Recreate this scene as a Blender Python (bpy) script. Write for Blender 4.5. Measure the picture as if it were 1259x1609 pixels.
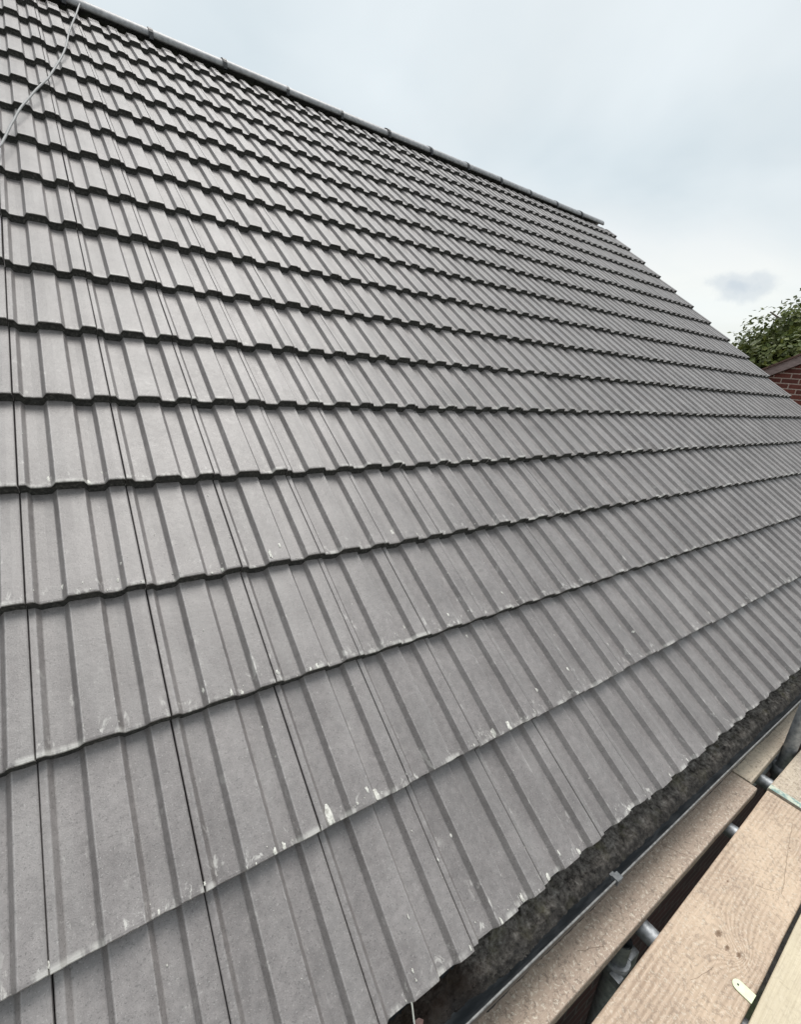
import bpy, bmesh, math, random
from mathutils import Vector, Matrix, noise
R = math.radians
S = bpy.context.scene
for o in list(bpy.data.objects): bpy.data.objects.remove(o)

# ------------------------------------------------------------ camera
CX, CY, CZ = 0.1169, -0.43361, 1.23361
cam_d = bpy.data.cameras.new('camera'); cam = bpy.data.objects.new('camera', cam_d)
S.collection.objects.link(cam); S.camera = cam
rt, up, bk = (0.8184357, -0.5683885, 0.0842463), (0.1042871, 0.2911200, 0.9509855), (-0.5650550, -0.7695347, 0.2975386)
cam.matrix_world = Matrix(((rt[0], up[0], bk[0], CX), (rt[1], up[1], bk[1], CY), (rt[2], up[2], bk[2], CZ), (0, 0, 0, 1)))
cam_d.sensor_fit = 'HORIZONTAL'; cam_d.sensor_width = 36; cam_d.lens = 741.93 / 1259 * 36
cam_d.clip_start = 0.02; cam_d.clip_end = 2000

# ------------------------------------------------------------ light: bright overcast, sun veiled behind the ridge
SUN_EL, SUN_AZ = R(73), R(38)          # azimuth measured from +Y towards +X
S.view_settings.view_transform = 'Standard'; S.view_settings.look = 'None'
S.view_settings.gamma = 1; S.view_settings.use_curve_mapping = False
S.view_settings.exposure = 1.0
w = bpy.data.worlds.new('World'); S.world = w; w.use_nodes = True
nt = w.node_tree; nt.nodes.clear(); N = nt.nodes.new; L = nt.links.new
def math_(nt, op, a, b=None, c=None, clamp=False):
    n = nt.nodes.new('ShaderNodeMath'); n.operation = op; n.use_clamp = clamp
    for i, v in enumerate((a, b, c)):
        if v is None: continue
        if isinstance(v, (int, float)): n.inputs[i].default_value = v
        else: nt.links.new(v, n.inputs[i])
    return n.outputs[0]
def mix(nt, fac, a, b, blend='MIX'):
    n = nt.nodes.new('ShaderNodeMix'); n.data_type = 'RGBA'; n.blend_type = blend
    for k, v in ((0, fac), (6, a), (7, b)):
        if isinstance(v, (int, float)): n.inputs[k].default_value = v
        elif isinstance(v, (tuple, list)): n.inputs[k].default_value = (*v[:3], 1)
        else: nt.links.new(v, n.inputs[k])
    return n.outputs[2]
def ramp(nt, fac, stops, mode='LINEAR'):
    n = nt.nodes.new('ShaderNodeValToRGB'); n.color_ramp.interpolation = mode
    e = n.color_ramp.elements
    while len(e) < len(stops): e.new(.5)
    for i, (p, c) in enumerate(stops):
        e[i].position = p; e[i].color = (c, c, c, 1) if isinstance(c, (int, float)) else (*c, 1)
    nt.links.new(fac, n.inputs[0]); return n.outputs[0]
def noise_(nt, vec, scale, detail=4, rough=.5, dist=0, col=False):
    n = nt.nodes.new('ShaderNodeTexNoise'); n.inputs['Scale'].default_value = scale
    n.inputs['Detail'].default_value = detail; n.inputs['Roughness'].default_value = rough
    n.inputs['Distortion'].default_value = dist
    if vec is not None: nt.links.new(vec, n.inputs['Vector'])
    return n.outputs[1 if col else 0]
def mapping(nt, vec, scale=(1, 1, 1), rot=(0, 0, 0), loc=(0, 0, 0)):
    n = nt.nodes.new('ShaderNodeMapping'); nt.links.new(vec, n.inputs[0])
    n.inputs['Scale'].default_value = scale; n.inputs['Rotation'].default_value = rot; n.inputs['Location'].default_value = loc
    return n.outputs[0]

sky = N('ShaderNodeTexSky'); sky.sky_type = 'NISHITA'; sky.sun_disc = False
sky.sun_elevation = SUN_EL; sky.sun_rotation = SUN_AZ; sky.air_density = 1.2; sky.dust_density = 1.5
tc = N('ShaderNodeTexCoord'); sep = N('ShaderNodeSeparateXYZ'); L(tc.outputs['Generated'], sep.inputs[0])
zz = math_(nt, 'MAXIMUM', sep.outputs[2], 0.0)
den = math_(nt, 'ADD', zz, 0.22)
cmb = N('ShaderNodeCombineXYZ')
L(math_(nt, 'DIVIDE', sep.outputs[0], den), cmb.inputs[0]); L(math_(nt, 'DIVIDE', sep.outputs[1], den), cmb.inputs[1])
cl = noise_(nt, mapping(nt, cmb.outputs[0], (1.1, 1.1, 1), loc=(3.1, 1.7, 0)), 1.0, 5, .5, .3)
cl2 = noise_(nt, mapping(nt, cmb.outputs[0], (.7, .7, 1), loc=(7.1, 4.4, 2)), 1.6, 4, .5, .4)
# cloud layer brightness: white towards the horizon, faintly blue higher up
base = ramp(nt, zz, [(0, (7.9, 7.75, 7.3)), (.14, (7.9, 7.95, 7.6)), (.24, (6.9, 7.2, 7.25)), (.34, (6.05, 6.55, 6.75)), (.6, (6.5, 6.95, 7.1)), (1, (6.6, 7.0, 7.2))])
base = mix(nt, ramp(nt, cl, [(.38, 0.0), (.66, 1.0)]), base, mix(nt, 1.0, base, (.87, .91, .935), 'MULTIPLY'))
base = mix(nt, ramp(nt, cl2, [(.46, 0.0), (.70, .6)]), base, (7.3, 7.8, 8.0))
# one small grey-blue cloud low over the far verge
dvec = Vector((0.912, 0.377, 0.165)).normalized()
CLOUD_DIR = dvec
dis = N('ShaderNodeVectorMath'); dis.operation = 'SUBTRACT'; L(tc.outputs['Generated'], dis.inputs[0]); dis.inputs[1].default_value = CLOUD_DIR
dmp = mapping(nt, dis.outputs[0], (17, 17, 34))
wob = N('ShaderNodeVectorMath'); wob.operation = 'ADD'; L(dmp, wob.inputs[0])
wv = N('ShaderNodeVectorMath'); wv.operation = 'SCALE'; L(noise_(nt, tc.outputs['Generated'], 22, 4, .6, 0, True), wv.inputs[0]); wv.inputs[3].default_value = 1.4
L(wv.outputs[0], wob.inputs[1])
wob2 = N('ShaderNodeVectorMath'); wob2.operation = 'SUBTRACT'; L(wob.outputs[0], wob2.inputs[0]); wob2.inputs[1].default_value = (.7, .7, .7)
ln = N('ShaderNodeVectorMath'); ln.operation = 'LENGTH'; L(wob2.outputs[0], ln.inputs[0])
base = mix(nt, ramp(nt, ln.outputs[1], [(.1, .95), (.5, .6), (1.0, 0.0)], 'EASE'), base, (5.1, 5.6, 6.05))
skc = mix(nt, .93, sky.outputs[0], base)
bg = N('ShaderNodeBackground'); bg.inputs[1].default_value = 0.064; L(skc, bg.inputs[0])
wo = N('ShaderNodeOutputWorld'); L(bg.outputs[0], wo.inputs[0])

sd = bpy.data.lights.new('sun', 'SUN'); sd.energy = 1.5; sd.angle = R(38); sd.color = (1, .965, .92)
so = bpy.data.objects.new('sun', sd); S.collection.objects.link(so)
sdir = Vector((math.cos(SUN_EL) * math.sin(SUN_AZ), math.cos(SUN_EL) * math.cos(SUN_AZ), math.sin(SUN_EL)))
so.rotation_euler = sdir.to_track_quat('Z', 'Y').to_euler(); so.location = (0, 0, 20)

# ------------------------------------------------------------ helpers
def new_mat(name, rough=.6, spec=.5, metal=0.0):
    m = bpy.data.materials.new(name); m.use_nodes = True
    t = m.node_tree; b = t.nodes['Principled BSDF']
    b.inputs['Roughness'].default_value = rough; b.inputs['Specular IOR Level'].default_value = spec
    b.inputs['Metallic'].default_value = metal
    return m, t, b
def setc(t, b, c):
    if isinstance(c, tuple): b.inputs['Base Color'].default_value = (*c, 1)
    else: t.links.new(c, b.inputs['Base Color'])
def bump(t, b, h, strength=.3, dist=.002):
    n = t.nodes.new('ShaderNodeBump'); n.inputs['Strength'].default_value = strength; n.inputs['Distance'].default_value = dist
    t.links.new(h, n.inputs['Height']); t.links.new(n.outputs[0], b.inputs['Normal'])
def objc(t): return t.nodes.new('ShaderNodeTexCoord').outputs['Object']
def geop(t): return t.nodes.new('ShaderNodeNewGeometry').outputs['Position']
def link(name, me, mat=None, parent=None, loc=None):
    o = bpy.data.objects.new(name, me); S.collection.objects.link(o)
    if mat: 
        for m in (mat if isinstance(mat, (list, tuple)) else (mat,)): me.materials.append(m)
    if parent: o.parent = parent
    if loc: o.location = loc
    return o
def tag(o, label=None, cat=None, group=None, kind=None):
    if label: o['label'] = label
    if cat: o['category'] = cat
    if group: o['group'] = group
    if kind: o['kind'] = kind
    return o
def empty(name, loc=(0, 0, 0), rz=0):
    o = bpy.data.objects.new(name, None); S.collection.objects.link(o); o.location = loc; o.rotation_euler[2] = rz
    o.empty_display_size = .1; return o
def mesh_of(bm, name, smooth=False):
    me = bpy.data.meshes.new(name); bm.normal_update(); bm.to_mesh(me); bm.free()
    if smooth:
        for p in me.polygons: p.use_smooth = True
    return me
def box(bm, x0, x1, y0, y1, z0, z1, bev=0, mi=0):
    vs = [bm.verts.new((x, y, z)) for x in (x0, x1) for y in (y0, y1) for z in (z0, z1)]
    fs = []
    for q in ((0, 1, 3, 2), (4, 6, 7, 5), (0, 4, 5, 1), (2, 3, 7, 6), (0, 2, 6, 4), (1, 5, 7, 3)):
        f = bm.faces.new([vs[i] for i in q]); f.material_index = mi; fs.append(f)
    if bev:
        es = list({e for f in fs for e in f.edges})
        bmesh.ops.bevel(bm, geom=es, offset=bev, segments=2, affect='EDGES', profile=.6)
    return vs
def tube(bm, pts, r, n=14, cap=True, inner=None):
    """round tube through pts (list of Vector) radius r (number or list)"""
    pts = [Vector(p) for p in pts]; rings = []
    prev = None
    for i, p in enumerate(pts):
        d = (pts[min(i + 1, len(pts) - 1)] - pts[max(i - 1, 0)]).normalized()
        if prev is None:
            a = d.orthogonal().normalized()
        else:
            a = (prev - d * prev.dot(d)).normalized()
        prev = a; b = d.cross(a)
        rr = r[i] if isinstance(r, (list, tuple)) else r
        rings.append([bm.verts.new(p + (a * math.cos(t) + b * math.sin(t)) * rr) for t in [2 * math.pi * k / n for k in range(n)]])
    for A, B in zip(rings, rings[1:]):
        for k in range(n):
            f = bm.faces.new((A[k], A[(k + 1) % n], B[(k + 1) % n], B[k])); f.smooth = True
    if cap:
        bm.faces.new(rings[0][::-1]); bm.faces.new(rings[-1])
    return rings

# ------------------------------------------------------------ materials
def mat_tile():
    m, t, b = new_mat('tile_concrete', .4, .75)
    uv = t.nodes.new('ShaderNodeUVMap'); uv.uv_map = 'UVMap'
    sx = t.nodes.new('ShaderNodeSeparateXYZ'); t.links.new(uv.outputs[0], sx.inputs[0])
    ti = t.nodes.new('ShaderNodeAttribute'); ti.attribute_name = 'tint'
    P = geop(t)
    n1 = noise_(t, P, 5, 4, .6); n2 = noise_(t, P, 420, 3, .7); n3 = noise_(t, P, 60, 5, .65)
    c = ramp(t, math_(t, 'ADD', math_(t, 'MULTIPLY', n1, .45), math_(t, 'ADD', math_(t, 'MULTIPLY', n3, .35), math_(t, 'MULTIPLY', n2, .3))),
             [(.42, (.130, .118, .115)), (.54, (.176, .161, .157)), (.68, (.244, .224, .219))])
    c = mix(t, 1.0, c, ti.outputs['Color'], 'MULTIPLY')
    # fine highlight painted in as lighter colour along the arrises of the rolls
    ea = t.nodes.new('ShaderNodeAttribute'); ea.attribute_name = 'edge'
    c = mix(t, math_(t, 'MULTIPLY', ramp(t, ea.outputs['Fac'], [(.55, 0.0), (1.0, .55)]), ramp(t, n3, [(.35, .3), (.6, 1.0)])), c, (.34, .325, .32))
    # dark speckle and pits
    sp = ramp(t, noise_(t, P, 260, 2, .5), [(.60, 0.0), (.68, .6)])
    c = mix(t, sp, c, (.07, .065, .062))
    c = mix(t, ramp(t, noise_(t, mapping(t, P, loc=(3, 9, 1)), 310, 2, .5), [(.64, 0.0), (.70, .45)]), c, (.40, .385, .37))
    # dusty lime bloom scuffed on the lower end and along the edges of the rolls
    vlow = ramp(t, sx.outputs[1], [(0.0, 1.0), (.05, .8), (.16, 0.0)])
    ph = noise_(t, mapping(t, P, (1, .55, .55)), 40, 5, .75, .6)
    a = t.nodes.new('ShaderNodeAttribute'); a.attribute_name = 'edge'
    m1 = math_(t, 'MULTIPLY', vlow, ramp(t, ph, [(.58, 0.0), (.66, .85)]))
    m2 = math_(t, 'MULTIPLY', a.outputs['Fac'], ramp(t, noise_(t, mapping(t, P, (1, .5, .5)), 38, 4, .65, .4), [(.62, 0.0), (.68, .8)]))
    m2 = math_(t, 'MULTIPLY', m2, ramp(t, sx.outputs[1], [(.1, 1.0), (.9, .12)]))
    xyz = t.nodes.new('ShaderNodeSeparateXYZ'); t.links.new(P, xyz.inputs[0])
    hgt = ramp(t, math_(t, 'MULTIPLY', xyz.outputs[2], .5), [(.25, 1.0), (1.0, .12)])   # splashes were thrown up from the scaffold side
    m3 = math_(t, 'MULTIPLY', ramp(t, sx.outputs[1], [(0.0, 1.0), (.022, .7), (.045, 0.0)]), ramp(t, noise_(t, mapping(t, P, (1, .3, .3)), 13, 5, .7), [(.51, 0.0), (.59, .8)]))
    m1 = math_(t, 'MAXIMUM', m1, m3)
    bl = math_(t, 'MULTIPLY', math_(t, 'MAXIMUM', m1, m2), hgt, clamp=True)
    c = mix(t, bl, c, (.60, .585, .55))
    # broad faint rain-dust film
    c = mix(t, ramp(t, noise_(t, mapping(t, P, (6, 1.2, 1.2)), 3, 5, .6, .3), [(.45, 0.0), (.75, .22)]), c, (.33, .32, .31))
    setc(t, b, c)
    rr = ramp(t, n3, [(.3, .38), (.7, .52)]); t.links.new(rr, b.inputs['Roughness'])
    bump(t, b, math_(t, 'ADD', math_(t, 'MULTIPLY', n2, .6), n3), .45, .0016)
    return m
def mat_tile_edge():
    m, t, b = new_mat('tile_edge_shade', .85, .3)  # lower end faces coloured near black, their shade painted in
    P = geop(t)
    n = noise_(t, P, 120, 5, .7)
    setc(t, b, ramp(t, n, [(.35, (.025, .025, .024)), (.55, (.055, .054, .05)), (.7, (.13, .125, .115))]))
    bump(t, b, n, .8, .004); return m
def mat_splash():
    m, t, b = new_mat('mortar_splash', .8, .2)
    n = noise_(t, geop(t), 150, 5, .7)
    setc(t, b, ramp(t, n, [(.35, (.36, .35, .32)), (.62, (.70, .69, .64))])); bump(t, b, n, .6, .002); return m
def mat_simple(name, c1, c2, scale=30, rough=.6, spec=.4, metal=0, bs=.3, bd=.002, lo=.35, hi=.65, detail=5, stretch=(1, 1, 1)):
    m, t, b = new_mat(name, rough, spec, metal)
    n = noise_(t, mapping(t, geop(t), stretch), scale, detail, .6)
    setc(t, b, ramp(t, n, [(lo, c1), (hi, c2)])); bump(t, b, n, bs, bd); return m
def mat_wood(name, light, dark, dirt=.35, seed=0.0, gscale=1.0, worn=.3, knots=(), cracks=(), grain=.5, skew=.03):
    m, t, b = new_mat(name, .75, .25)
    P = geop(t)
    Q = mapping(t, P, (1, 1, 1), rot=(0, 0, -skew), loc=(seed, seed * .37, 0))
    sp = t.nodes.new('ShaderNodeSeparateXYZ'); t.links.new(Q, sp.inputs[0])
    wn = noise_(t, mapping(t, Q, (1.1, 5, 3)), 1.0, 2, .45)
    ph = math_(t, 'ADD', math_(t, 'MULTIPLY', sp.outputs[1], 150 * gscale), math_(t, 'MULTIPLY', wn, 11))
    kd = None
    for kx, ky, kr in knots:            # growth rings bend round each knot
        v = t.nodes.new('ShaderNodeVectorMath'); v.operation = 'SUBTRACT'; t.links.new(P, v.inputs[0]); v.inputs[1].default_value = (kx, ky, ZB)
        q = mapping(t, v.outputs[0], (.55 / kr, 1 / kr, 0))
        l = t.nodes.new('ShaderNodeVectorMath'); l.operation = 'LENGTH'; t.links.new(q, l.inputs[0])
        e = math_(t, 'POWER', 2.718, math_(t, 'MULTIPLY', math_(t, 'POWER', l.outputs[1], 1.3), -.42))
        ph = math_(t, 'ADD', ph, math_(t, 'MULTIPLY', e, 9))
        kd = l.outputs[1] if kd is None else math_(t, 'MINIMUM', kd, l.outputs[1])
    ring = math_(t, 'POWER', math_(t, 'MULTIPLY', math_(t, 'ADD', math_(t, 'SINE', math_(t, 'MULTIPLY', ph, 3.4)), 1), .5), 1.6)
    ring = math_(t, 'MULTIPLY', ring, ramp(t, noise_(t, mapping(t, Q, (3, 9, 3)), 1.3, 4, .6), [(.35, .35), (.65, 1.0)]))
    fib = noise_(t, mapping(t, Q, (10, 420, 60)), 1, 4, .65)
    c = mix(t, ramp(t, fib, [(.3, .8), (.7, .0)]), light, dark)
    c = mix(t, math_(t, 'MULTIPLY', ring, grain, clamp=True), c, dark)
    bl = noise_(t, Q, 5.5, 6, .65, .5)
    c = mix(t, ramp(t, bl, [(.42, 0.0), (.7, worn)]), c, tuple(x * .74 for x in light))
    c = mix(t, ramp(t, noise_(t, mapping(t, Q, loc=(1, 8, 0)), 3.1, 4, .6), [(.45, 0.0), (.65, .5)]), c, tuple(x * y for x, y in zip(light, (1.12, 1.13, 1.08))))
    d = noise_(t, Q, 75, 6, .8, .8)
    c = mix(t, ramp(t, d, [(.51, 0.0), (.60, dirt * .8)]), c, (.16, .125, .10))
    d2 = noise_(t, mapping(t, Q, loc=(4, 2, 0)), 120, 5, .75, .6)
    c = mix(t, ramp(t, d2, [(.54, 0.0), (.62, dirt * .8)]), c, (.66, .60, .50))
    sc = noise_(t, mapping(t, Q, (30, 9, 1), rot=(0, 0, .6)), 1.2, 3, .6)
    c = mix(t, ramp(t, sc, [(.69, 0.0), (.705, .5), (.72, 0.0)]), c, (.2, .15, .11))
    if kd is not None:
        kn = math_(t, 'ADD', kd, math_(t, 'MULTIPLY', noise_(t, P, 160, 4, .6), .9))
        c = mix(t, ramp(t, kn, [(.6, .95), (.95, .6), (1.05, .9), (1.5, 0.0)]), c, (.15, .095, .06))
    for x0, y0, x1, y1, wd in cracks:   # cracks and scores
        dx, dy = x1 - x0, y1 - y0; ln = math.hypot(dx, dy); ux, uy = dx / ln, dy / ln
        v = t.nodes.new('ShaderNodeVectorMath'); v.operation = 'SUBTRACT'; t.links.new(P, v.inputs[0]); v.inputs[1].default_value = ((x0 + x1) / 2, (y0 + y1) / 2, ZB)
        al = t.nodes.new('ShaderNodeVectorMath'); al.operation = 'DOT_PRODUCT'; t.links.new(v.outputs[0], al.inputs[0]); al.inputs[1].default_value = (ux, uy, 0)
        ac = t.nodes.new('ShaderNodeVectorMath'); ac.operation = 'DOT_PRODUCT'; t.links.new(v.outputs[0], ac.inputs[0]); ac.inputs[1].default_value = (-uy, ux, 0)
        off = math_(t, 'MULTIPLY', math_(t, 'SUBTRACT', noise_(t, P, 26, 3, .6), .5), .012)
        a1 = math_(t, 'ABSOLUTE', math_(t, 'ADD', ac.outputs['Value'], off)); l1 = math_(t, 'ABSOLUTE', al.outputs['Value'])
        msk = math_(t, 'MULTIPLY', ramp(t, math_(t, 'DIVIDE', a1, wd), [(.35, .75), (1.0, 0.0)]), math_(t, 'LESS_THAN', l1, ln / 2))
        c = mix(t, msk, c, (.13, .09, .06))
    setc(t, b, c)
    bump(t, b, math_(t, 'ADD', math_(t, 'MULTIPLY', fib, .6), math_(t, 'MULTIPLY', d, .8)), .5, .0015)
    return m
ZB = -.150
M_TILE, M_EDGE, M_SPL = mat_tile(), mat_tile_edge(), mat_splash()
M_RIDGE = mat_simple('ridge_grey', (.23, .23, .238), (.37, .37, .38), 30, .45, .5, bs=.15)
M_CLIP = mat_simple('black_plastic', (.02, .02, .022), (.05, .05, .053), 60, .45)
M_UNDER = mat_simple('underlay', (.02, .02, .02), (.04, .04, .04), 60, .9)
M_VERGE = mat_simple('verge_mortar', (.42, .41, .38), (.62, .60, .56), 60, .85)
M_GUT = mat_simple('gutter_black', (.012, .015, .018), (.05, .056, .062), 45, .33, .6, bs=.2, lo=.4, hi=.8, stretch=(.35, 1, 1))
M_CLIPG = mat_simple('bracket_grey', (.07, .075, .08), (.13, .135, .14), 70, .45)
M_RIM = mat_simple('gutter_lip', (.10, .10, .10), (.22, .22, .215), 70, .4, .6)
M_GALV = mat_simple('galvanised', (.18, .19, .20), (.38, .40, .42), 60, .5, .6, .6, bs=.1)
M_GALVD = mat_simple('galvanised_dull', (.20, .215, .23), (.36, .38, .40), 60, .5, .5, .6, bs=.15)
M_ROPE = mat_simple('cable_sheath', (.22, .22, .22), (.30, .30, .30), 90, .55)
M_FASC = mat_simple('fascia_dark', (.02, .02, .02), (.05, .045, .04), 30, .6)
M_TAG = mat_simple('painted_plate', (.62, .70, .46), (.74, .80, .56), 60, .5)
M_LEAFD = mat_simple('dry_leaf', (.30, .17, .15), (.42, .27, .24), 80, .7)
def mat_debris():
    m, t, b = new_mat('gutter_silt', .9, .2); P = geop(t)
    n = noise_(t, P, 55, 6, .7, .1); n2 = noise_(t, P, 260, 4, .7)
    c = ramp(t, n, [(.34, (.03, .027, .024)), (.45, (.12, .107, .095)), (.55, (.22, .20, .178)), (.66, (.36, .335, .305))])
    c = mix(t, ramp(t, noise_(t, mapping(t, P, loc=(5, 1, 0)), 14, 4, .6), [(.52, 0.0), (.68, .5)]), c, (.15, .14, .075))
    sx = t.nodes.new('ShaderNodeSeparateXYZ'); t.links.new(P, sx.inputs[0])
    near_dark = math_(t, 'ADD', math_(t, 'MULTIPLY', sx.outputs[0], 1.0), math_(t, 'MULTIPLY', noise_(t, P, 30, 4, .6), .12))
    c = mix(t, ramp(t, near_dark, [(.80, .85), (.86, 0.0)]), c, (.035, .022, .016))  # silt colour darkens towards the near end
    yy = math_(t, 'ADD', math_(t, 'MULTIPLY', sx.outputs[1], 8.0), math_(t, 'ADD', math_(t, 'MULTIPLY', noise_(t, P, 18, 5, .7), .6), .22))
    c = mix(t, ramp(t, yy, [(.35, .7), (.62, 0.0)]), c, (.03, .031, .032))
    c = mix(t, ramp(t, n2, [(.58, 0.0), (.68, .7)]), c, (.045, .04, .035))
    setc(t, b, c); bump(t, b, math_(t, 'ADD', n, math_(t, 'MULTIPLY', n2, .5)), 1.0, .006); return m
M_SILT = mat_debris()
def mat_brick(name, yaxis, c1, c2, mortar):
    m, t, b = new_mat(name, .85, .25)
    sp = t.nodes.new('ShaderNodeSeparateXYZ'); t.links.new(objc(t), sp.inputs[0])
    cb = t.nodes.new('ShaderNodeCombineXYZ'); t.links.new(sp.outputs[1 if yaxis else 0], cb.inputs[0]); t.links.new(sp.outputs[2], cb.inputs[1])
    br = t.nodes.new('ShaderNodeTexBrick'); t.links.new(cb.outputs[0], br.inputs['Vector'])
    br.inputs['Scale'].default_value = 1; br.inputs['Brick Width'].default_value = .225; br.inputs['Row Height'].default_value = .075
    br.inputs['Mortar Size'].default_value = .009; br.inputs['Mortar Smooth'].default_value = .25; br.inputs['Bias'].default_value = -.1
    br.inputs['Color1'].default_value = (*c1, 1); br.inputs['Color2'].default_value = (*c2, 1); br.inputs['Mortar'].default_value = (*mortar, 1)
    n = noise_(t, objc(t), 40, 5, .7)
    c = mix(t, 1.0, br.outputs[0], ramp(t, n, [(.3, .7), (.7, 1.2)]), 'MULTIPLY'); setc(t, b, c)
    bump(t, b, math_(t, 'SUBTRACT', math_(t, 'MULTIPLY', n, .2), br.outputs[1]), .8, .006); return m
M_BRN = mat_brick('brick_red', True, (.20, .068, .052), (.12, .045, .038), (.48, .38, .33))
M_BRH_SHADE = mat_brick('brick_house', False, (.035, .013, .011), (.02, .01, .009), (.05, .042, .038))  # house brick darkened, shade of the scaffold gap put into the colour
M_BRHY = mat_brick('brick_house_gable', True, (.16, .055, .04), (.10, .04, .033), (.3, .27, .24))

# ------------------------------------------------------------ setting: ground
PITCH = R(37); c_, s_ = math.cos(PITCH), math.sin(PITCH)
G, W = 0.35127, 0.25
NX0, NX1, NC = -10, 30, 17          # tile columns and courses
X_END = 7.3876
GZ = -2.75
m, t, b = new_mat('ground_gravel', .95, .2)
n = noise_(t, geop(t), 22, 6, .7); n2 = noise_(t, geop(t), .6, 4, .6)
setc(t, b, mix(t, ramp(t, n2, [(.45, 0.0), (.6, 1.0)]), ramp(t, n, [(.3, (.05, .045, .04)), (.7, (.14, .125, .11))]), ramp(t, n, [(.3, (.03, .05, .015)), (.7, (.07, .10, .035))])))
bump(t, b, n, .8, .02)
bm = bmesh.new()
K = 40
for ring, (r0) in enumerate([0]):
    pass
xs = [-600, -200, -60, -20] + [-12 + i * 2 for i in range(20)] + [40, 70, 200, 600]
vv = [[bm.verts.new((x, y, GZ + (noise.noise(Vector((x * .3, y * .3, 0))) * .04 if max(abs(x), abs(y)) < 30 else 0))) for y in xs] for x in xs]
for i in range(len(xs) - 1):
    for j in range(len(xs) - 1): bm.faces.new((vv[i][j], vv[i + 1][j], vv[i + 1][j + 1], vv[i][j + 1]))
tag(link('ground', mesh_of(bm, 'ground', True), m), kind='structure')

# ------------------------------------------------------------ the tiled house
def rp(u, sl, n):                      # roof coordinates -> world
    return Vector((u, sl * c_ - n * s_, sl * s_ + n * c_))
house = tag(empty('house', (2.5, 2.4, GZ)), 'house under the big pitched roof of ribbed grey concrete tiles', 'house')
def hl(name, me, mat):
    o = link(name, me, mat, house); o.matrix_parent_inverse = Matrix.Translation((-2.5, -2.4, -GZ)); return o
AMP, LIP = .0185, .033
# across-profile of one interlocking tile: (u fraction, height fraction, edge weight for painted highlight and lime bloom)
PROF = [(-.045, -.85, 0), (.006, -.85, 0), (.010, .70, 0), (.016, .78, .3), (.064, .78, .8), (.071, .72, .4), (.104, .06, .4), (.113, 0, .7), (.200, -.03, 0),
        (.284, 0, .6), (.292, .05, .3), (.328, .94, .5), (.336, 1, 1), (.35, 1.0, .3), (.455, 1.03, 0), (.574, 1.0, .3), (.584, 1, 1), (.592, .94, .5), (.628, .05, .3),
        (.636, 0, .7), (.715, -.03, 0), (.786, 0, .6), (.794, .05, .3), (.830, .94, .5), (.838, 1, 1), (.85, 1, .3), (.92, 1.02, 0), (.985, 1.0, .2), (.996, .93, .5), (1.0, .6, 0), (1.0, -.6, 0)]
rnd = random.Random(4)
def tiles(name, i0, i1, j0, j1, flip=False):
    V, F, UV, TI, ED, MI = [], [], [], [], [], []
    ridge_y = 17.2 * G * c_
    for j in range(j0, j1):
        for i in range(i0, i1):
            jv = rnd.uniform(-.0022, .0022) if rnd.random() > .06 else rnd.uniform(-.007, .004)
            jn = rnd.uniform(-.0012, .0016); ju = rnd.uniform(-.0009, .0009); rot = rnd.uniform(-.0035, .0035); tw = rnd.uniform(-.002, .002)
            tv = rnd.gauss(1, .062); hue = rnd.uniform(-.012, .012)
            if rnd.random() < .07: tv *= rnd.choice((.84, 1.09))
            jv += .004 * noise.noise(Vector((i * .35, j * 2.7, 4))); jn += .0008 * noise.noise(Vector((i * .5, j * 1.9, 8)))
            tint = (tv * (1 + hue), tv, tv * (1 - hue), 1)
            top = G + .03 if j < NC - 1 else .25 * G + .02
            rows = [('e', 0.0, -LIP - .002), ('e', .003, -LIP * .45), ('e', 0.001, -.0035), ('s', .0025, -.0008), ('s', .007, 0), ('s', .03, 0), ('s', .12, 0), ('s', .22, 0), ('s', top, 0)]
            b0 = len(V); npf = len(PROF)
            for ri, (kind, v, dn) in enumerate(rows):
                for k, (pu, ph, ed) in enumerate(PROF):
                    u = pu * W
                    n = (ph - 1) * AMP + dn + jn + tw * (pu - .5)
                    if ri <= 1 and ph > -.5:      # ragged lower arris of the concrete
                        n += .006 * noise.noise(Vector((i * 7.3 + pu * 11, j * 3.1, ri))) + .004 * noise.noise(Vector((i * 7.3 + pu * 37, j * 3.1, ri)))
                    vv_ = v + jv + rot * (pu - .5) * W * 4
                    if ri < 4: vv_ += (.003 if ri < 2 else .0014) * noise.noise(Vector((i * 3.3 + pu * 12, j * 5.1, 2)))
                    n -= LIP * v / G
                    q = rp(i * W + u + ju, j * G + vv_, n)
                    if flip: q.y = 2 * ridge_y - q.y
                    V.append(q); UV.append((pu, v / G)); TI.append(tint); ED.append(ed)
            for ri in range(len(rows) - 1):
                for k in range(npf - 1):
                    a = b0 + ri * npf + k
                    f = (a, a + 1, a + 1 + npf, a + npf)
                    F.append(f[::-1] if flip else f); MI.append(1 if ri < 2 else 0)
    me = bpy.data.meshes.new(name); me.from_pydata(V, [], F)
    me.materials.append(M_TILE); me.materials.append(M_EDGE)
    me.polygons.foreach_set('material_index', MI)
    ul = me.uv_layers.new(name='UVMap')
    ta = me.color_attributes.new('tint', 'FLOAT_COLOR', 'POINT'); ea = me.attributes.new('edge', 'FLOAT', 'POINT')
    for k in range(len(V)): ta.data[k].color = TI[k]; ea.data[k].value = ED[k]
    for lp in me.loops: ul.data[lp.index].uv = UV[lp.vertex_index]
    me.update(); return me
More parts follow.
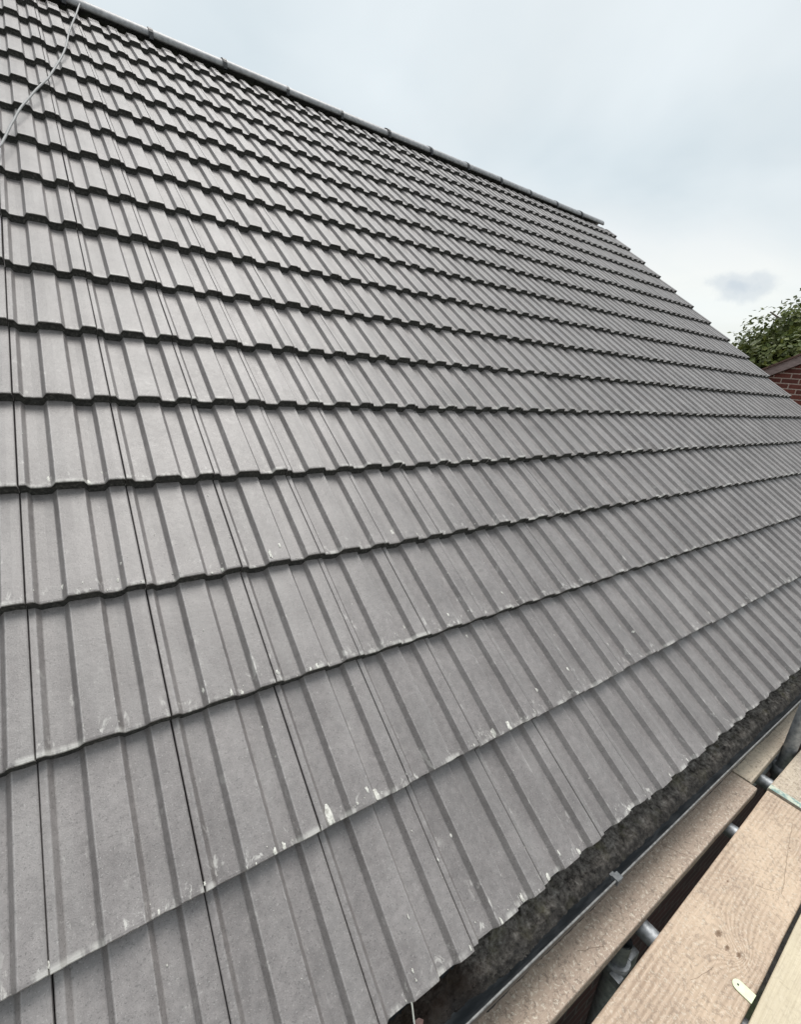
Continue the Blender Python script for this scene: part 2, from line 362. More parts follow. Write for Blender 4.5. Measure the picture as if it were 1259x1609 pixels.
# NX1-1 full columns, the verge column is cut at X_END
roof_me = tiles('roof', NX0, NX1, 0, NC)
bm = bmesh.new(); bm.from_mesh(roof_me)
bmesh.ops.bisect_plane(bm, geom=bm.verts[:] + bm.edges[:] + bm.faces[:], plane_co=(X_END, 0, 0), plane_no=(1, 0, 0), clear_outer=True)
bm.to_mesh(roof_me); bm.free()
roof = hl('roof', roof_me, None)
tag(roof, 'dark grey ribbed interlocking concrete tiles in straight-bonded courses')
rear_me = tiles('rear_roof', NX0, NX1 - 1, 0, 1, True)   # the rear slope, seen only from elsewhere
bm = bmesh.new(); RY = 17.2 * G * c_
q = [rp(NX0 * W, 0, -.03), rp(X_END, 0, -.03), rp(X_END, 17.2 * G, -.03), rp(NX0 * W, 17.2 * G, -.03)]
bpy.data.meshes.remove(rear_me)
# rear slope: corrugated in the same rolls, one sheet
nu = (NX1 - NX0) * 8
prev = None
for k in range(nu + 1):
    x = NX0 * W + (X_END - NX0 * W) * k / nu; h = -AMP if k % 4 in (1, 2) else 0
    a = rp(x, 0, h); d = rp(x, 17.2 * G, h); a.y = 2 * RY - a.y; d.y = 2 * RY - d.y
    cur = (bm.verts.new(a), bm.verts.new(d))
    if prev: bm.faces.new((prev[0], prev[1], cur[1], cur[0]))
    prev = cur
hl('rear_roof', mesh_of(bm, 'rear_roof'), M_RIDGE)
# underlay deck below the tiles
bm = bmesh.new()
vs = [bm.verts.new(p) for p in (rp(NX0 * W, .05, -.088), rp(X_END - .03, .05, -.088), rp(X_END - .03, 17.2 * G, -.088), rp(NX0 * W, 17.2 * G, -.088),
                                rp(NX0 * W, .05, -.118), rp(X_END - .03, .05, -.118), rp(X_END - .03, 17.2 * G, -.118), rp(NX0 * W, 17.2 * G, -.118))]
for f in ((0, 1, 2, 3), (7, 6, 5, 4), (0, 4, 5, 1), (1, 5, 6, 2), (2, 6, 7, 3), (3, 7, 4, 0)): bm.faces.new([vs[k] for k in f])
hl('underlay', mesh_of(bm, 'underlay'), M_UNDER)
# verge: pale mortar and undercloak under each course end
bm = bmesh.new()
for j in range(NC):
    a, e = j * G + .004, (j + 1) * G - .002
    P0 = [rp(X_END + du, sv, nn) for sv, nn in ((a, -AMP - .006), (e, -LIP - AMP - .004)) for du, in ((-.05,), (.006,))]
    P1 = [rp(X_END + du, sv, nn) for sv, nn in ((a, -AMP - .05), (e, -LIP - AMP - .05)) for du, in ((-.05,), (.006,))]
    v0 = [bm.verts.new(p) for p in P0]; v1 = [bm.verts.new(p) for p in P1]
    for f in ((v0[0], v0[1], v0[3], v0[2]), (v1[0], v1[2], v1[3], v1[1]), (v0[1], v1[1], v1[3], v0[3]), (v0[0], v0[2], v1[2], v1[0]), (v0[0], v1[0], v1[1], v0[1]), (v0[2], v0[3], v1[3], v1[2])): bm.faces.new(f)
hl('verge', mesh_of(bm, 'verge'), M_VERGE)
# gable and eaves walls
bm = bmesh.new()
gx = X_END - .12; wy0 = .16; wy1 = 2 * RY - .16
gp = [(wy0, GZ), (wy1, GZ), (wy1, .02), (RY, RY * s_ / c_ - .12), (wy0, .02)]
a = [bm.verts.new((gx, y, z)) for y, z in gp]; d = [bm.verts.new((gx - .25, y, z)) for y, z in gp]
bm.faces.new(a); bm.faces.new(d[::-1])
for k in range(5): bm.faces.new((a[k], d[k], d[(k + 1) % 5], a[(k + 1) % 5]))
hl('gable_wall', mesh_of(bm, 'gable_wall'), M_BRHY)
bm = bmesh.new(); box(bm, NX0 * W, gx - .25, wy0, wy0 + .25, GZ, -.14); hl('wall', mesh_of(bm, 'wall'), M_BRH_SHADE)
bm = bmesh.new(); box(bm, NX0 * W, gx - .25, wy1 - .25, wy1, GZ, .0); hl('wall', mesh_of(bm, 'wall'), M_BRH_SHADE)
bm = bmesh.new(); box(bm, NX0 * W, X_END, .052, .072, -.22, -.045, .002); hl('fascia', mesh_of(bm, 'fascia'), M_FASC)
bm = bmesh.new(); box(bm, NX0 * W, X_END, .073, wy0 - .002, -.22, -.205); hl('soffit', mesh_of(bm, 'soffit'), M_FASC)

# ridge: overlapping half-round tiles with dry-ridge unions
RLEN = .575; x = 1.0135 - 6 * RLEN
rz = RY * s_ / c_
def ridge_tile_me(ln):
    bm = bmesh.new(); pr = []
    ang = 12
    for k in range(ang + 1):
        t = math.pi * (k / ang); pr.append((-math.cos(t) * .106, math.sin(t) ** .8 * .076 - .072))
    rings = []
    for xx, sc in ((0, 1.0), (.004, 1.012), (ln - .004, .985), (ln, .98)):
        ring = [bm.verts.new((xx, y * sc, z * sc)) for y, z in pr] + [bm.verts.new((xx, y * (sc - .13), z * sc - .012)) for y, z in pr[::-1]]
        rings.append(ring)
    n = len(rings[0])
    for A, B in zip(rings, rings[1:]):
        for k in range(n): bm.faces.new((A[k], B[k], B[(k + 1) % n], A[(k + 1) % n]))
    bm.faces.new(rings[0]); bm.faces.new(rings[-1][::-1])
    me = mesh_of(bm, 'ridge_tile', True)
    return me
def union_me():
    bm = bmesh.new(); A = []
    for xx in (-.016, .016):
        for r1 in (1.0, .93):
            A.append([bm.verts.new((xx, -math.cos(math.pi * k / 12) * .112 * r1, math.sin(math.pi * k / 12) ** .8 * .084 * r1 - .075)) for k in range(13)])
    o0, i0, o1, i1 = A
    for k in range(12):
        bm.faces.new((o0[k], o1[k], o1[k + 1], o0[k + 1])); bm.faces.new((o0[k + 1], i0[k + 1], i0[k], o0[k])); bm.faces.new((o1[k], i1[k], i1[k + 1], o1[k + 1]))
    box(bm, -.014, .014, -.118, -.094, -.100, -.074, .003)
    box(bm, -.008, .008, -.012, .012, .006, .018, .002)
    return mesh_of(bm, 'ridge_union')
rme, ume = ridge_tile_me(RLEN - .006), union_me()
rme.materials.append(M_RIDGE); ume.materials.append(M_CLIP)
rnd2 = random.Random(8)
while x < X_END - .05:
    ln = min(RLEN, X_END - .02 - x)
    me = rme if ln >= RLEN else ridge_tile_me(ln)
    if me is not rme: me.materials.append(M_RIDGE)
    o = hl('ridge_tile', me, None); o.location = (x + .003, RY + rnd2.uniform(-.006, .006), rz + rnd2.uniform(-.004, .005)); o.rotation_euler = (rnd2.uniform(-.02, .02), rnd2.uniform(-.003, .003), rnd2.uniform(-.004, .004))
    if x > -1.5:
        u = link('ridge_clip', ume, None, o)
        u.location = (0, 0, 0)
    x += RLEN

# ------------------------------------------------------------ gutter (part of the house), silt in it
bm = bmesh.new()
gprof_o = [(-.068, -.050), (-.071, -.054), (-.070, -.075), (-.060, -.105), (-.040, -.125), (-.005, -.134), (.030, -.125), (.048, -.10), (.050, -.045)]
gprof_i = [(.047, -.045), (.045, -.098), (.028, -.120), (-.005, -.129), (-.037, -.120), (-.056, -.102), (-.0655, -.075), (-.0655, -.056)]
pr = gprof_o + gprof_i
gx0, gx1 = -2.4, X_END + .03
st = [gx0 + (gx1 - gx0) * k / 60 for k in range(61)]
rings = []
for xx in st:
    wv = .0035 * noise.noise(Vector((xx * 1.1, 3, 0)))
    rings.append([bm.verts.new((xx, y + wv, z + wv * .5)) for y, z in pr])
n = len(pr)
for A, B in zip(rings, rings[1:]):
    for k in range(n): 
        f = bm.faces.new((A[k], B[k], B[(k + 1) % n], A[(k + 1) % n])); f.smooth = k not in (0, 8, 16)
bm.faces.new(rings[0]); bm.faces.new(rings[-1][::-1])
gut = hl('gutter', mesh_of(bm, 'gutter'), M_GUT)
# rolled lip, coloured lighter than the gutter to paint in its edge highlight
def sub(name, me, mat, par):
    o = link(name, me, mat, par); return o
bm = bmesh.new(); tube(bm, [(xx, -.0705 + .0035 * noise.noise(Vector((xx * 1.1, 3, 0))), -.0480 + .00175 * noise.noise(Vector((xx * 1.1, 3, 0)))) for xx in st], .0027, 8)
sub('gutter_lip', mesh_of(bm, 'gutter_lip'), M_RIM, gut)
for gxx in (1.225, 3.3, 5.4):
    bm = bmesh.new(); box(bm, gxx - .012, gxx + .012, -.079, -.058, -.062, -.042, .002); box(bm, gxx - .008, gxx + .008, -.064, -.050, -.058, -.050, .001)
    sub('gutter_bracket', mesh_of(bm, 'gutter_bracket'), M_CLIPG, gut)
# silt
bm = bmesh.new(); NXs, NYs = 1000, 40
def silt_top(xx, t):
    y = -.052 + .098 * t
    edge = .5 + .5 * noise.noise(Vector((xx * 9, 1.7, 0)))
    h = -.110 + .016 * t + .004 * noise.noise(Vector((xx * 14, y * 30, 2))) + .005 * noise.noise(Vector((xx * 70, y * 70, 5))) + .003 * noise.noise(Vector((xx * 190, y * 190, 7)))
    bank = (-.020 if xx > .80 else -.02)
    lim = -.012 + .014 * noise.noise(Vector((xx * 5, 0, 3))) + .006 * noise.noise(Vector((xx * 30, 0, 3)))
    if y < lim: h -= (lim - y) * .9
    if xx < .77: h -= min(.010, (.77 - xx) * .5)      # washed out hollow near the viewer
    return y, h
g = []
for k in range(NXs + 1):
    xx = .15 + (gx1 - .2 - .15) * (k / NXs) ** 1.8
    g.append([bm.verts.new((xx, *silt_top(xx, q_ / NYs))) for q_ in range(NYs + 1)])
for A, B in zip(g, g[1:]):
    for k in range(NYs): bm.faces.new((A[k], B[k], B[k + 1], A[k + 1]))
rg = random.Random(3)
for k in range(420):                                  # grit and pebbles in the silt
    xx = .5 + rg.random() ** 1.7 * 3.5; y, h = silt_top(xx, rg.uniform(.15, .9))
    r = rg.uniform(.0012, .0042)
    res = bmesh.ops.create_icosphere(bm, subdivisions=1, radius=r, matrix=Matrix.Translation((xx, y, h)) @ Matrix.Diagonal((1, rg.uniform(.6, 1), .6, 1)))
tag(link('gutter_silt', mesh_of(bm, 'gutter_silt', True), M_SILT), 'brown silt and grit lying in the black eaves gutter', 'silt', kind='stuff')
# a dead leaf and a pale stalk in the gutter end
bm = bmesh.new()
P = [(.000, 0, 0), (.010, .008, .003), (.022, .007, .005), (.030, 0, .002), (.022, -.008, .004), (.010, -.007, .002)]
a = [bm.verts.new((x_, y_, z_ + .0012)) for x_, y_, z_ in P]; d = [bm.verts.new((x_, y_, z_)) for x_, y_, z_ in P]
bm.faces.new(a); bm.faces.new(d[::-1])
for k in range(6): bm.faces.new((a[k], d[k], d[(k + 1) % 6], a[(k + 1) % 6]))
tag(link('dead_leaf', mesh_of(bm, 'dead_leaf'), M_LEAFD, loc=(.585, .0, -.098)), 'pinkish brown dead leaf lying in the near end of the gutter', 'leaf')
bm = bmesh.new(); tube(bm, [(.585, .028, .004), (.578, .004, -.012), (.574, -.014, -.04), (.573, -.022, -.075)], .0019, 8)
tag(link('plant_stalk', mesh_of(bm, 'plant_stalk'), mat_simple('stalk', (.42, .42, .38), (.62, .62, .56), 60)), 'thin pale stalk hanging from the tile edge into the gutter', 'stalk')

# ------------------------------------------------------------ mortar splashes on the tiles (part of the house)
SPL=[ (0.003,0.368,0.0097),(0.169,0.362,0.0072),(0.201,0.392,0.0037),(0.252,0.368,0.0051),(0.393,0.360,0.0096),(0.419,0.360,0.0097),(0.535,0.367,0.0177),(0.662,0.365,0.0142),(0.601,0.369,0.0061),(0.636,0.386,0.0078),(0.755,0.376,0.0083),(0.772,0.377,0.0067),(0.905,0.367,0.0106),(0.849,0.448,0.0071),(0.981,0.364,0.0073),(1.127,0.366,0.0154),(1.073,0.367,0.0113),(1.251,0.366,0.0061),(0.511,0.729,0.0084),(0.416,0.709,0.0079),(0.387,0.707,0.0094),(0.328,0.741,0.0046),(0.084,0.741,0.0041),(0.655,0.703,0.0106),(0.617,0.705,0.0087),(0.597,0.702,0.0069),(0.191,1.087,0.0066),(0.073,1.093,0.0062),(0.203,1.132,0.0050),(0.067,1.437,0.0070),(0.159,1.402,0.0090),(0.195,1.451,0.0056),(0.593,1.081,0.0116),(0.631,1.109,0.0080),(0.449,1.054,0.0073),(0.420,1.059,0.0054),(1.063,1.105,0.0116),(1.149,1.049,0.0094),(1.087,0.040,0.0068),(1.166,0.003,0.0070),(0.932,0.005,0.0110),(0.903,0.013,0.0078),(0.841,0.005,0.0075),(0.599,0.042,0.0053),(0.599,0.026,0.0040),(0.822,0.204,0.0048),(0.755,0.178,0.0046),(0.170,0.275,0.0034),(1.161,-0.002,0.0104),(1.031,0.006,0.0115),(1.417,0.010,0.0097),(1.422,-0.001,0.0078),(1.673,0.010,0.0085),(1.915,0.014,0.0093),(1.954,0.022,0.0094),(1.410,0.068,0.0059),(1.799,0.002,0.0067),(0.741,0.007,0.0057),(0.632,0.122,0.0042),(0.902,0.722,0.0098),(0.942,0.754,0.0060),(1.110,0.746,0.0086),(1.177,0.669,0.0086),(1.387,0.768,0.0071),(1.322,0.422,0.0063),(1.489,0.438,0.0090),(1.767,0.457,0.0074),(1.955,0.460,0.0078) ]
def prof_h(pu):
    for (a, ha, _), (b_, hb, _) in zip(PROF[3:], PROF[4:]):
        if a <= pu <= b_: return ha + (hb - ha) * (pu - a) / (b_ - a + 1e-9)
    return .78
def surf_n(u, sl):
    j = max(0, min(NC - 1, math.floor(sl / G + 1e-6))); pu = (u / W) % 1.0
    return (prof_h(pu) - 1) * AMP - LIP * (sl - j * G) / G
bm = bmesh.new(); rs = random.Random(12)
sp = list(SPL)
for k in range(430):                                  # many smaller flecks
    u = .0 + rs.random() ** 1.2 * 4.0; j = rs.choice((0, 0, 1, 1, 1, 2, 2, 3, 3, 4, 5))
    sl = j * G + (abs(rs.gauss(0, .016)) + .004 if rs.random() < .75 else rs.uniform(.02, .33))
    sp.append((u, sl, rs.uniform(.0009, .0034)))
for u, sl, r in sp:
    j = round(sl / G); r *= .72
    if abs(sl - j * G) < .03: sl = max(sl, j * G + r * .8 + .003)
    el = rs.uniform(1.0, 2.4) if r > .003 else rs.uniform(.8, 1.8); K = 14
    ctr = None; outer = []; mid = []
    for k in range(K):
        t = 2 * math.pi * k / K; rr = r * (1 + .55 * noise.noise(Vector((u * 91 + math.cos(t) * 1.3, sl * 77 + math.sin(t) * 1.3, 0))) + rs.uniform(-.22, .22))
        du, ds = math.cos(t) * rr * .62, math.sin(t) * rr * el * .8
        s2 = max(sl + ds, math.floor(sl / G + 1e-6) * G + .003)
        outer.append(bm.verts.new(rp(u + du, s2, surf_n(u + du, s2) + .0004)))
        s3 = max(sl + ds * .6, math.floor(sl / G + 1e-6) * G + .003)
        mid.append(bm.verts.new(rp(u + du * .6, s3, surf_n(u + du * .6, s3) + .0013 + r * .03)))
    ctr = bm.verts.new(rp(u, sl, surf_n(u, sl) + .0016 + r * .05))
    for k in range(K):
        bm.faces.new((outer[k], outer[(k + 1) % K], mid[(k + 1) % K], mid[k])); bm.faces.new((mid[k], mid[(k + 1) % K], ctr))
spo = link('mortar_splashes', mesh_of(bm, 'mortar_splashes', True), M_SPL, roof)
spo['kind'] = 'stuff'

# ------------------------------------------------------------ cable lying down the roof
cp = [(-.15, 2.75), (-.023, 3.151), (.022, 3.318), (.075, 3.6), (.15, 3.923), (.25, 4.273), (.334, 4.651), (.378, 4.89), (.418, 5.189), (.487, 5.595), (.557, 6.02)]
pts = []
for k in range(len(cp) - 1):
    p0, p1, p2, p3 = cp[max(k - 1, 0)], cp[k], cp[k + 1], cp[min(k + 2, len(cp) - 1)]
    for q_ in range(6):
        t = q_ / 6
        f = lambda a, b, c, d: .5 * (2 * b + (c - a) * t + (2 * a - 5 * b + 4 * c - d) * t * t + (3 * b - a - 3 * c + d) * t ** 3)
        pts.append(rp(f(p0[0], p1[0], p2[0], p3[0]), f(p0[1], p1[1], p2[1], p3[1]), .014 + .012 * abs(noise.noise(Vector((k + t, 0, 0))))))
pts.append(rp(.57, 6.07, .10)); pts.append(Vector((.575, RY, rz + .06)))
bm = bmesh.new(); tube(bm, pts, .0052, 10)
tag(link('cable', mesh_of(bm, 'cable'), M_ROPE), 'pale grey cable hanging slackly down the tiles at the top left', 'cable')

# ------------------------------------------------------------ scaffold
def board(name, x0, x1, yl0, yl1, yr0, yr1, ztop, mat, label, sk0=0, sk1=0, seed=1, group='scaffold boards beside the gutter'):
    """top face corner lines: yl = edge nearer the house at x0/x1, yr = outer edge; sk = skew of the sawn end"""
    cx_, cy_ = (x0 + x1) / 2, (yl0 + yr0) / 2
    bm = bmesh.new(); r_ = random.Random(seed); ns = 46
    T = .038; pr = [(0, -T + .003), (0, -.004), (.0015, -.0012), (.005, 0), (.3, None), (.5, None), (.7, None), (1 - .005, 0), (1 - .0015, -.0012), (1, -.004), (1, -T + .003), (.98, -T), (.02, -T)]
    rings = []
    for k in range(ns + 1):
        t = k / ns; ring = []
        for q_, z in pr:
            w_ = (yr0 + (yr1 - yr0) * t) - (yl0 + (yl1 - yl0) * t)
            y = yl0 + (yl1 - yl0) * t + w_ * (q_ if q_ < .02 or q_ > .98 else q_)
            if q_ in (.005, .0015): y = yl0 + (yl1 - yl0) * t + math.copysign(q_, w_)
            if q_ in (1 - .005, 1 - .0015): y = yr0 + (yr1 - yr0) * t - math.copysign(1 - q_, w_)
            xx = x0 + (x1 - x0) * t + (sk0 * (1 - t) + sk1 * t) * (q_ - .5)
            e = .0012 * noise.noise(Vector((xx * 6, q_ * 3, seed)))
            ring.append(bm.verts.new((xx - cx_, y + e - cy_, (0 if z is None else z) + .0015 * noise.noise(Vector((xx * 2, q_ * 2, seed + 9))))))
        rings.append(ring)
    n_ = len(pr)
    for A, B in zip(rings, rings[1:]):
        for k in range(n_): bm.faces.new((A[k], A[(k + 1) % n_], B[(k + 1) % n_], B[k]))
    bm.faces.new(rings[0][::-1]); bm.faces.new(rings[-1])
    bmesh.ops.recalc_face_normals(bm, faces=bm.faces[:])
    o = link(name, mesh_of(bm, name), mat, loc=(cx_, cy_, ztop))
    return tag(o, label, 'scaffold board', group), cx_, cy_
ZB = -.150
W1 = mat_wood('board_dusty', (.45, .355, .285), (.30, .23, .18), seed=1.3, dirt=.9, worn=.5, grain=.3, skew=0,
    cracks=((1.531, -.05, 1.581, -.135, .0014), (1.60, -.06, 1.585, -.10, .0012), (1.433, -.105, 1.47, -.145, .0012), (1.05, -.09, 1.12, -.12, .0011), (1.83, -.07, 1.84, -.1, .001)))
W2 = mat_wood('board_tan', (.58, .45, .345), (.32, .235, .17), seed=4.1, dirt=.6, worn=.6, grain=1.2, knots=((1.417, -.272, .012), (1.401, -.300, .009), (1.41, -.324, .0095), (1.597, -.225, .004), (.9, -.33, .012), (1.9, -.29, .004)),
    cracks=((1.66, -.275, 1.69, -.315, .001), (1.70, -.33, 2.02, -.262, .0008), (1.24, -.28, 1.32, -.30, .0008)))
W3 = mat_wood('board_pale', (.62, .545, .41), (.46, .39, .28), seed=7.7, dirt=.2, worn=.2, grain=.5)
W4 = mat_wood('board_weathered', (.58, .49, .39), (.36, .29, .22), seed=9.2, dirt=.75, worn=.6, grain=.35, skew=0)
b1, bx1, by1 = board('scaffold_board', -1.6, 2.083, .045, .045, -.150, -.137, ZB, W1, 'dusty mud-flecked scaffold board along the gutter, nearer the viewer than the board joint', seed=1)
b1b, _, _ = board('scaffold_board', 2.095, 5.6, .046, .048, -.113, -.03, ZB, W4, 'weathered pale board along the gutter beyond the joint, beside the upright tube', seed=2)
b2, bx2, by2 = board('scaffold_board', -1.5, 2.108, -.263, -.160, -.478, -.357, ZB, W2, 'wide tan board with a dark knot, metal plate lying on its outer edge', seed=3)
b2b, _, _ = board('scaffold_board', 2.120, 5.7, -.157, -.155, -.352, -.352, ZB + .002, W4, 'rough mottled board with green paint on its end, beyond the tan knotted board', seed=4)
b3, _, _ = board('scaffold_board', -1.2, 2.3, -.482, -.358, -.70, -.56, ZB + .006, W3, 'clean pale cream board in the bottom right corner', seed=5)
# green painted hoop on the far board's end
bm = bmesh.new(); box(bm, -.0, .028, -.351, -.1585, -.0, .0012); 
o = link('painted_end', mesh_of(bm, 'painted_end'), mat_simple('green_paint', (.20, .30, .28), (.52, .55, .45), 60, .6, lo=.4, hi=.55), b2b)
o.matrix_parent_inverse = Matrix.Translation(b2b.location).inverted(); o.location = (2.12, 0, ZB + .0035)

def tubeobj(p0, p1, label, mat=M_GALV, group='scaffold tubes under the boards', r=.0242):
    bm = bmesh.new(); p0, p1 = Vector(p0), Vector(p1); d = (p1 - p0)
    tube(bm, [Vector((0, 0, 0)), d * .5, d], r, 24, cap=False); tube(bm, [Vector((0, 0, 0)), d], r - .004, 24, cap=False)
    return tag(link('scaffold_tube', mesh_of(bm, 'scaffold_tube'), mat, loc=p0), label, 'scaffold tube', group)
def coupler(par, at, ax='z'):
    bm = bmesh.new(); x_, y_, z_ = at
    tube(bm, [(x_, y_, z_ - .025), (x_, y_, z_ + .025)], .034, 16)
    box(bm, x_ + .02, x_ + .065, y_ - .028, y_ + .028, z_ - .028, z_ + .028, .004)
    box(bm, x_ - .045, x_ - .02, y_ - .035, y_ - .005, z_ - .012, z_ + .012, .002)
    tube(bm, [(x_ - .05, y_ - .045, z_), (x_ + .05, y_ - .045, z_)], .0065, 8)
    tube(bm, [(x_ + .012, y_ - .045, z_), (x_ + .03, y_ - .045, z_)], .012, 6)
    o = link('coupler', mesh_of(bm, 'coupler'), M_GALVD, par); o.matrix_parent_inverse = Matrix.Translation(par.location).inverted(); return o
ZT = ZB - .038 - .0245
tubeobj((1.300, .08, ZT), (1.300, -1.3, ZT), 'short shiny stretch of cross tube in the board gap, nearest the viewer')
tubeobj((1.872, .08, ZT), (1.872, -1.3, ZT), 'small bright cross tube end halfway along the board gap')
tubeobj((2.235, .08, ZT), (2.235, -1.3, ZT), 'shiny cross tube under the joint of the boards')
s1 = tubeobj((1.21, -.130, GZ), (1.21, -.130, ZT + .02), 'dark upright tube down in the gap at the bottom of the picture', M_GALVD, 'upright scaffold tubes')
coupler(s1, (1.21, -.130, ZT - .075))
s2 = tubeobj((2.46, -.128, GZ), (2.46, -.128, 1.4), 'grey upright tube rising between the boards at the right edge', M_GALVD, 'upright scaffold tubes')
coupler(s2, (2.46, -.128, ZT - .06))
tubeobj((-1.5, -.11, ZT - .05), (5.6, -.05, ZT - .05), 'long ledger tube running under the board beside the gutter', M_GALVD, 'scaffold tubes under the boards')
# metal plate on the tan board
bm = bmesh.new(); K = 10
ol = [(.0, -.0145)] + [(-.031 + .0145 * math.cos(t), .0145 * math.sin(t)) for t in [math.pi * 1.5 - math.pi * k / K for k in range(K + 1)]] + [(.0, .0145)]
a = [bm.verts.new((x_, y_, .002)) for x_, y_ in ol]; d = [bm.verts.new((x_, y_, 0)) for x_, y_ in ol]
bm.faces.new(a); bm.faces.new(d[::-1])
for k in range(len(ol)): bm.faces.new((a[k], d[k], d[(k + 1) % len(ol)], a[(k + 1) % len(ol)]))
bmesh.ops.recalc_face_normals(bm, faces=bm.faces[:])
pl = tag(link('metal_plate', mesh_of(bm, 'metal_plate'), M_TAG, loc=(1.332, -.384, ZB + .0015)), 'small pale green plate with a round end on the edge of the tan board', 'plate'); pl.rotation_euler[2] = R(-90)
bm = bmesh.new(); tube(bm, [(-.034, 0, .001), (-.034, 0, .0035)], .0022, 10); link('nail_head', mesh_of(bm, 'nail_head'), M_CLIP, pl)

# ------------------------------------------------------------ neighbour's brick house
nb = tag(empty('brick_house', (9.3, 3.0, GZ)), 'red brick gable of the neighbouring house with a brown bargeboard, below the tree', 'house')
bm = bmesh.new()
BX = 9.3; by0, by1 = 6.4, -2.6                      # gable spans Y; apex in the middle
ay = (by0 + by1) / 2; sl_ = .56
# rake passes through the point measured near the verge
zr = lambda y: 1.64 + (2.42 - y) * sl_ if y > ay else 1.64 + (2.42 - (2 * ay - y)) * sl_
gp = [(by1, GZ), (by0, GZ), (by0, zr(by0)), (ay, zr(ay)), (by1, zr(by1))]
a = [bm.verts.new((0, y - 3.0, z - GZ)) for y, z in gp]; d = [bm.verts.new((6.0, y - 3.0, z - GZ)) for y, z in gp]
bm.faces.new(a); bm.faces.new(d[::-1])
for k in range(5): bm.faces.new((a[k], d[k], d[(k + 1) % 5], a[(k + 1) % 5]))
bmesh.ops.recalc_face_normals(bm, faces=bm.faces[:])
link('wall', mesh_of(bm, 'wall'), M_BRN, nb)
M_BARGE = mat_simple('barge_brown', (.24, .18, .17), (.36, .28, .265), 12, .6, stretch=(1, 1, 5))
M_NROOF = mat_simple('clay_tiles', (.10, .06, .05), (.2, .12, .10), 14, .8)
for sgn in (1, -1):
    ye = by0 + .3 if sgn > 0 else by1 - .3
    bm = bmesh.new()
    q = [(ye, zr(by0) - .3 * sl_), (ay, zr(ay))]
    for (x0, x1, d0, d1, nm, mt) in ((-.07, -.03, -.0, .135, 'bargeboard', M_BARGE), (-.10, 6.1, .136, .165, 'roof', M_NROOF)):
        bm = bmesh.new(); vs = []
        for x_ in (x0, x1):
            for (y, z), dd in ((q[0], d0), (q[1], d0), (q[1], d1), (q[0], d1)): vs.append(bm.verts.new((x_, y - 3.0, z + dd - GZ)))
        for f in ((0, 1, 2, 3), (7, 6, 5, 4), (0, 4, 5, 1), (1, 5, 6, 2), (2, 6, 7, 3), (3, 7, 4, 0)): bm.faces.new([vs[k] for k in f])
        bmesh.ops.recalc_face_normals(bm, faces=bm.faces[:]); link(nm, mesh_of(bm, nm), mt, nb)

# ------------------------------------------------------------ tree behind
TX, TY = 14.5, 2.95
tr = tag(empty('broadleaf_tree', (TX, TY, GZ)), 'dense green broadleaf tree standing behind the brick gable', 'tree')
M_BARK = mat_simple('bark', (.07, .055, .04), (.15, .12, .09), 25, .9, bs=.8, bd=.02, stretch=(1, 1, .3))
rt_ = random.Random(21)
bm = bmesh.new()
tube(bm, [(0, 0, 0), (.05, .02, 1.2), (-.05, .05, 2.4), (.05, 0, 3.6), (0, .1, 4.6), (.1, 0, 5.4)], [.30, .24, .20, .16, .11, .05], 12)
limbs = []
for k in range(16):
    a_ = k * 2.4; z0 = 1.7 + k * .22; ln = rt_.uniform(1.6, 2.6) * (1 - k * .02)
    p0 = Vector((0, 0, z0)); p1 = p0 + Vector((math.cos(a_) * ln * .5, math.sin(a_) * ln * .5, ln * .3)); p2 = p0 + Vector((math.cos(a_) * ln, math.sin(a_) * ln, ln * .6))
    tube(bm, [p0, p1, p2], [.08, .05, .015], 7)
link('trunk', mesh_of(bm, 'trunk'), M_BARK, tr)
m, t, b = new_mat('foliage', .55, .35)
at = t.nodes.new('ShaderNodeAttribute'); at.attribute_name = 'tint'
setc(t, b, at.outputs['Color'])
b.inputs['Transmission Weight'].default_value = 0
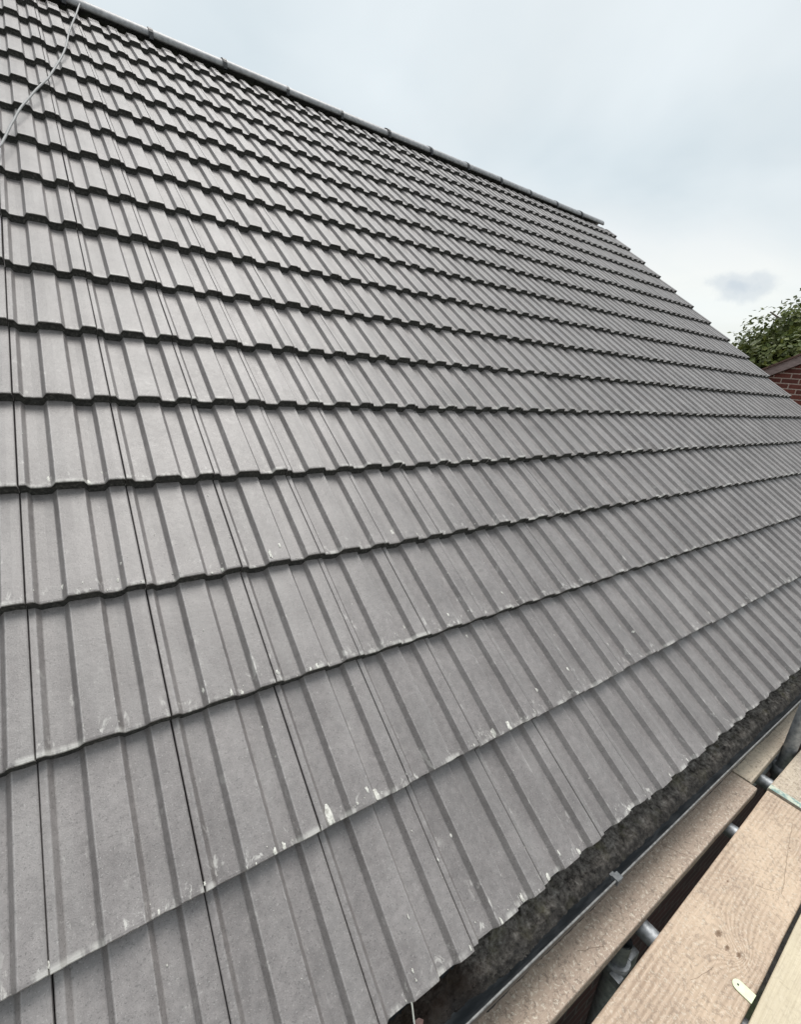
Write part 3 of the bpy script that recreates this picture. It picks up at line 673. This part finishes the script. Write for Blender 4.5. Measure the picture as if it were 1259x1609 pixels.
tl = t.nodes.new('ShaderNodeBsdfTranslucent'); t.links.new(at.outputs['Color'], tl.inputs[0])
mx = t.nodes.new('ShaderNodeMixShader'); mx.inputs[0].default_value = .25
t.links.new(b.outputs[0], mx.inputs[1]); t.links.new(tl.outputs[0], mx.inputs[2]); t.links.new(mx.outputs[0], t.nodes['Material Output'].inputs[0])
V, F, TI = [], [], []
clumps = []
for k in range(380):
    a_ = rt_.uniform(0, 2 * math.pi); cz = rt_.uniform(-1, 1); rr = math.sqrt(max(0, 1 - cz * cz)); f = rt_.uniform(.45, 1.0) ** .6
    rad = Vector((2.5, 2.5, 2.05)); ct = Vector((math.cos(a_) * rr * rad.x * f, math.sin(a_) * rr * rad.y * f, 3.95 + cz * rad.z * f))
    clumps.append((ct, rt_.uniform(.35, .65), rt_.uniform(.75, 1.3)))
for ct, cr, tn in clumps:
    for q_ in range(230):
        d = Vector((rt_.gauss(0, 1), rt_.gauss(0, 1), rt_.gauss(0, 1))); d.normalize(); p = ct + d * cr * min(1.02, rt_.uniform(.3, 1.15) ** .6)
        nrm = (d + Vector((rt_.gauss(0, .6), rt_.gauss(0, .6), rt_.gauss(0, .6) + .5))).normalized()
        a1 = nrm.orthogonal().normalized(); a1 = Matrix.Rotation(rt_.uniform(0, 6.28), 3, nrm) @ a1; b1_ = nrm.cross(a1)
        l, w_ = rt_.uniform(.045, .07), rt_.uniform(.03, .042)
        i0 = len(V); V += [p - a1 * l, p + b1_ * w_ + nrm * .008, p + a1 * l, p - b1_ * w_ + nrm * .008]; F.append((i0, i0 + 1, i0 + 2, i0 + 3))
        vv_ = tn * rt_.uniform(.75, 1.25); yel = rt_.random()
        col = (.080 * vv_ + .04 * yel * vv_, .108 * vv_ + .03 * yel * vv_, .034 * vv_, 1); TI += [col] * 4
me = bpy.data.meshes.new('crown'); me.from_pydata([tuple(v) for v in V], [], F)
ta = me.color_attributes.new('tint', 'FLOAT_COLOR', 'POINT')
for k in range(len(V)): ta.data[k].color = TI[k]
link('crown', me, m, tr)
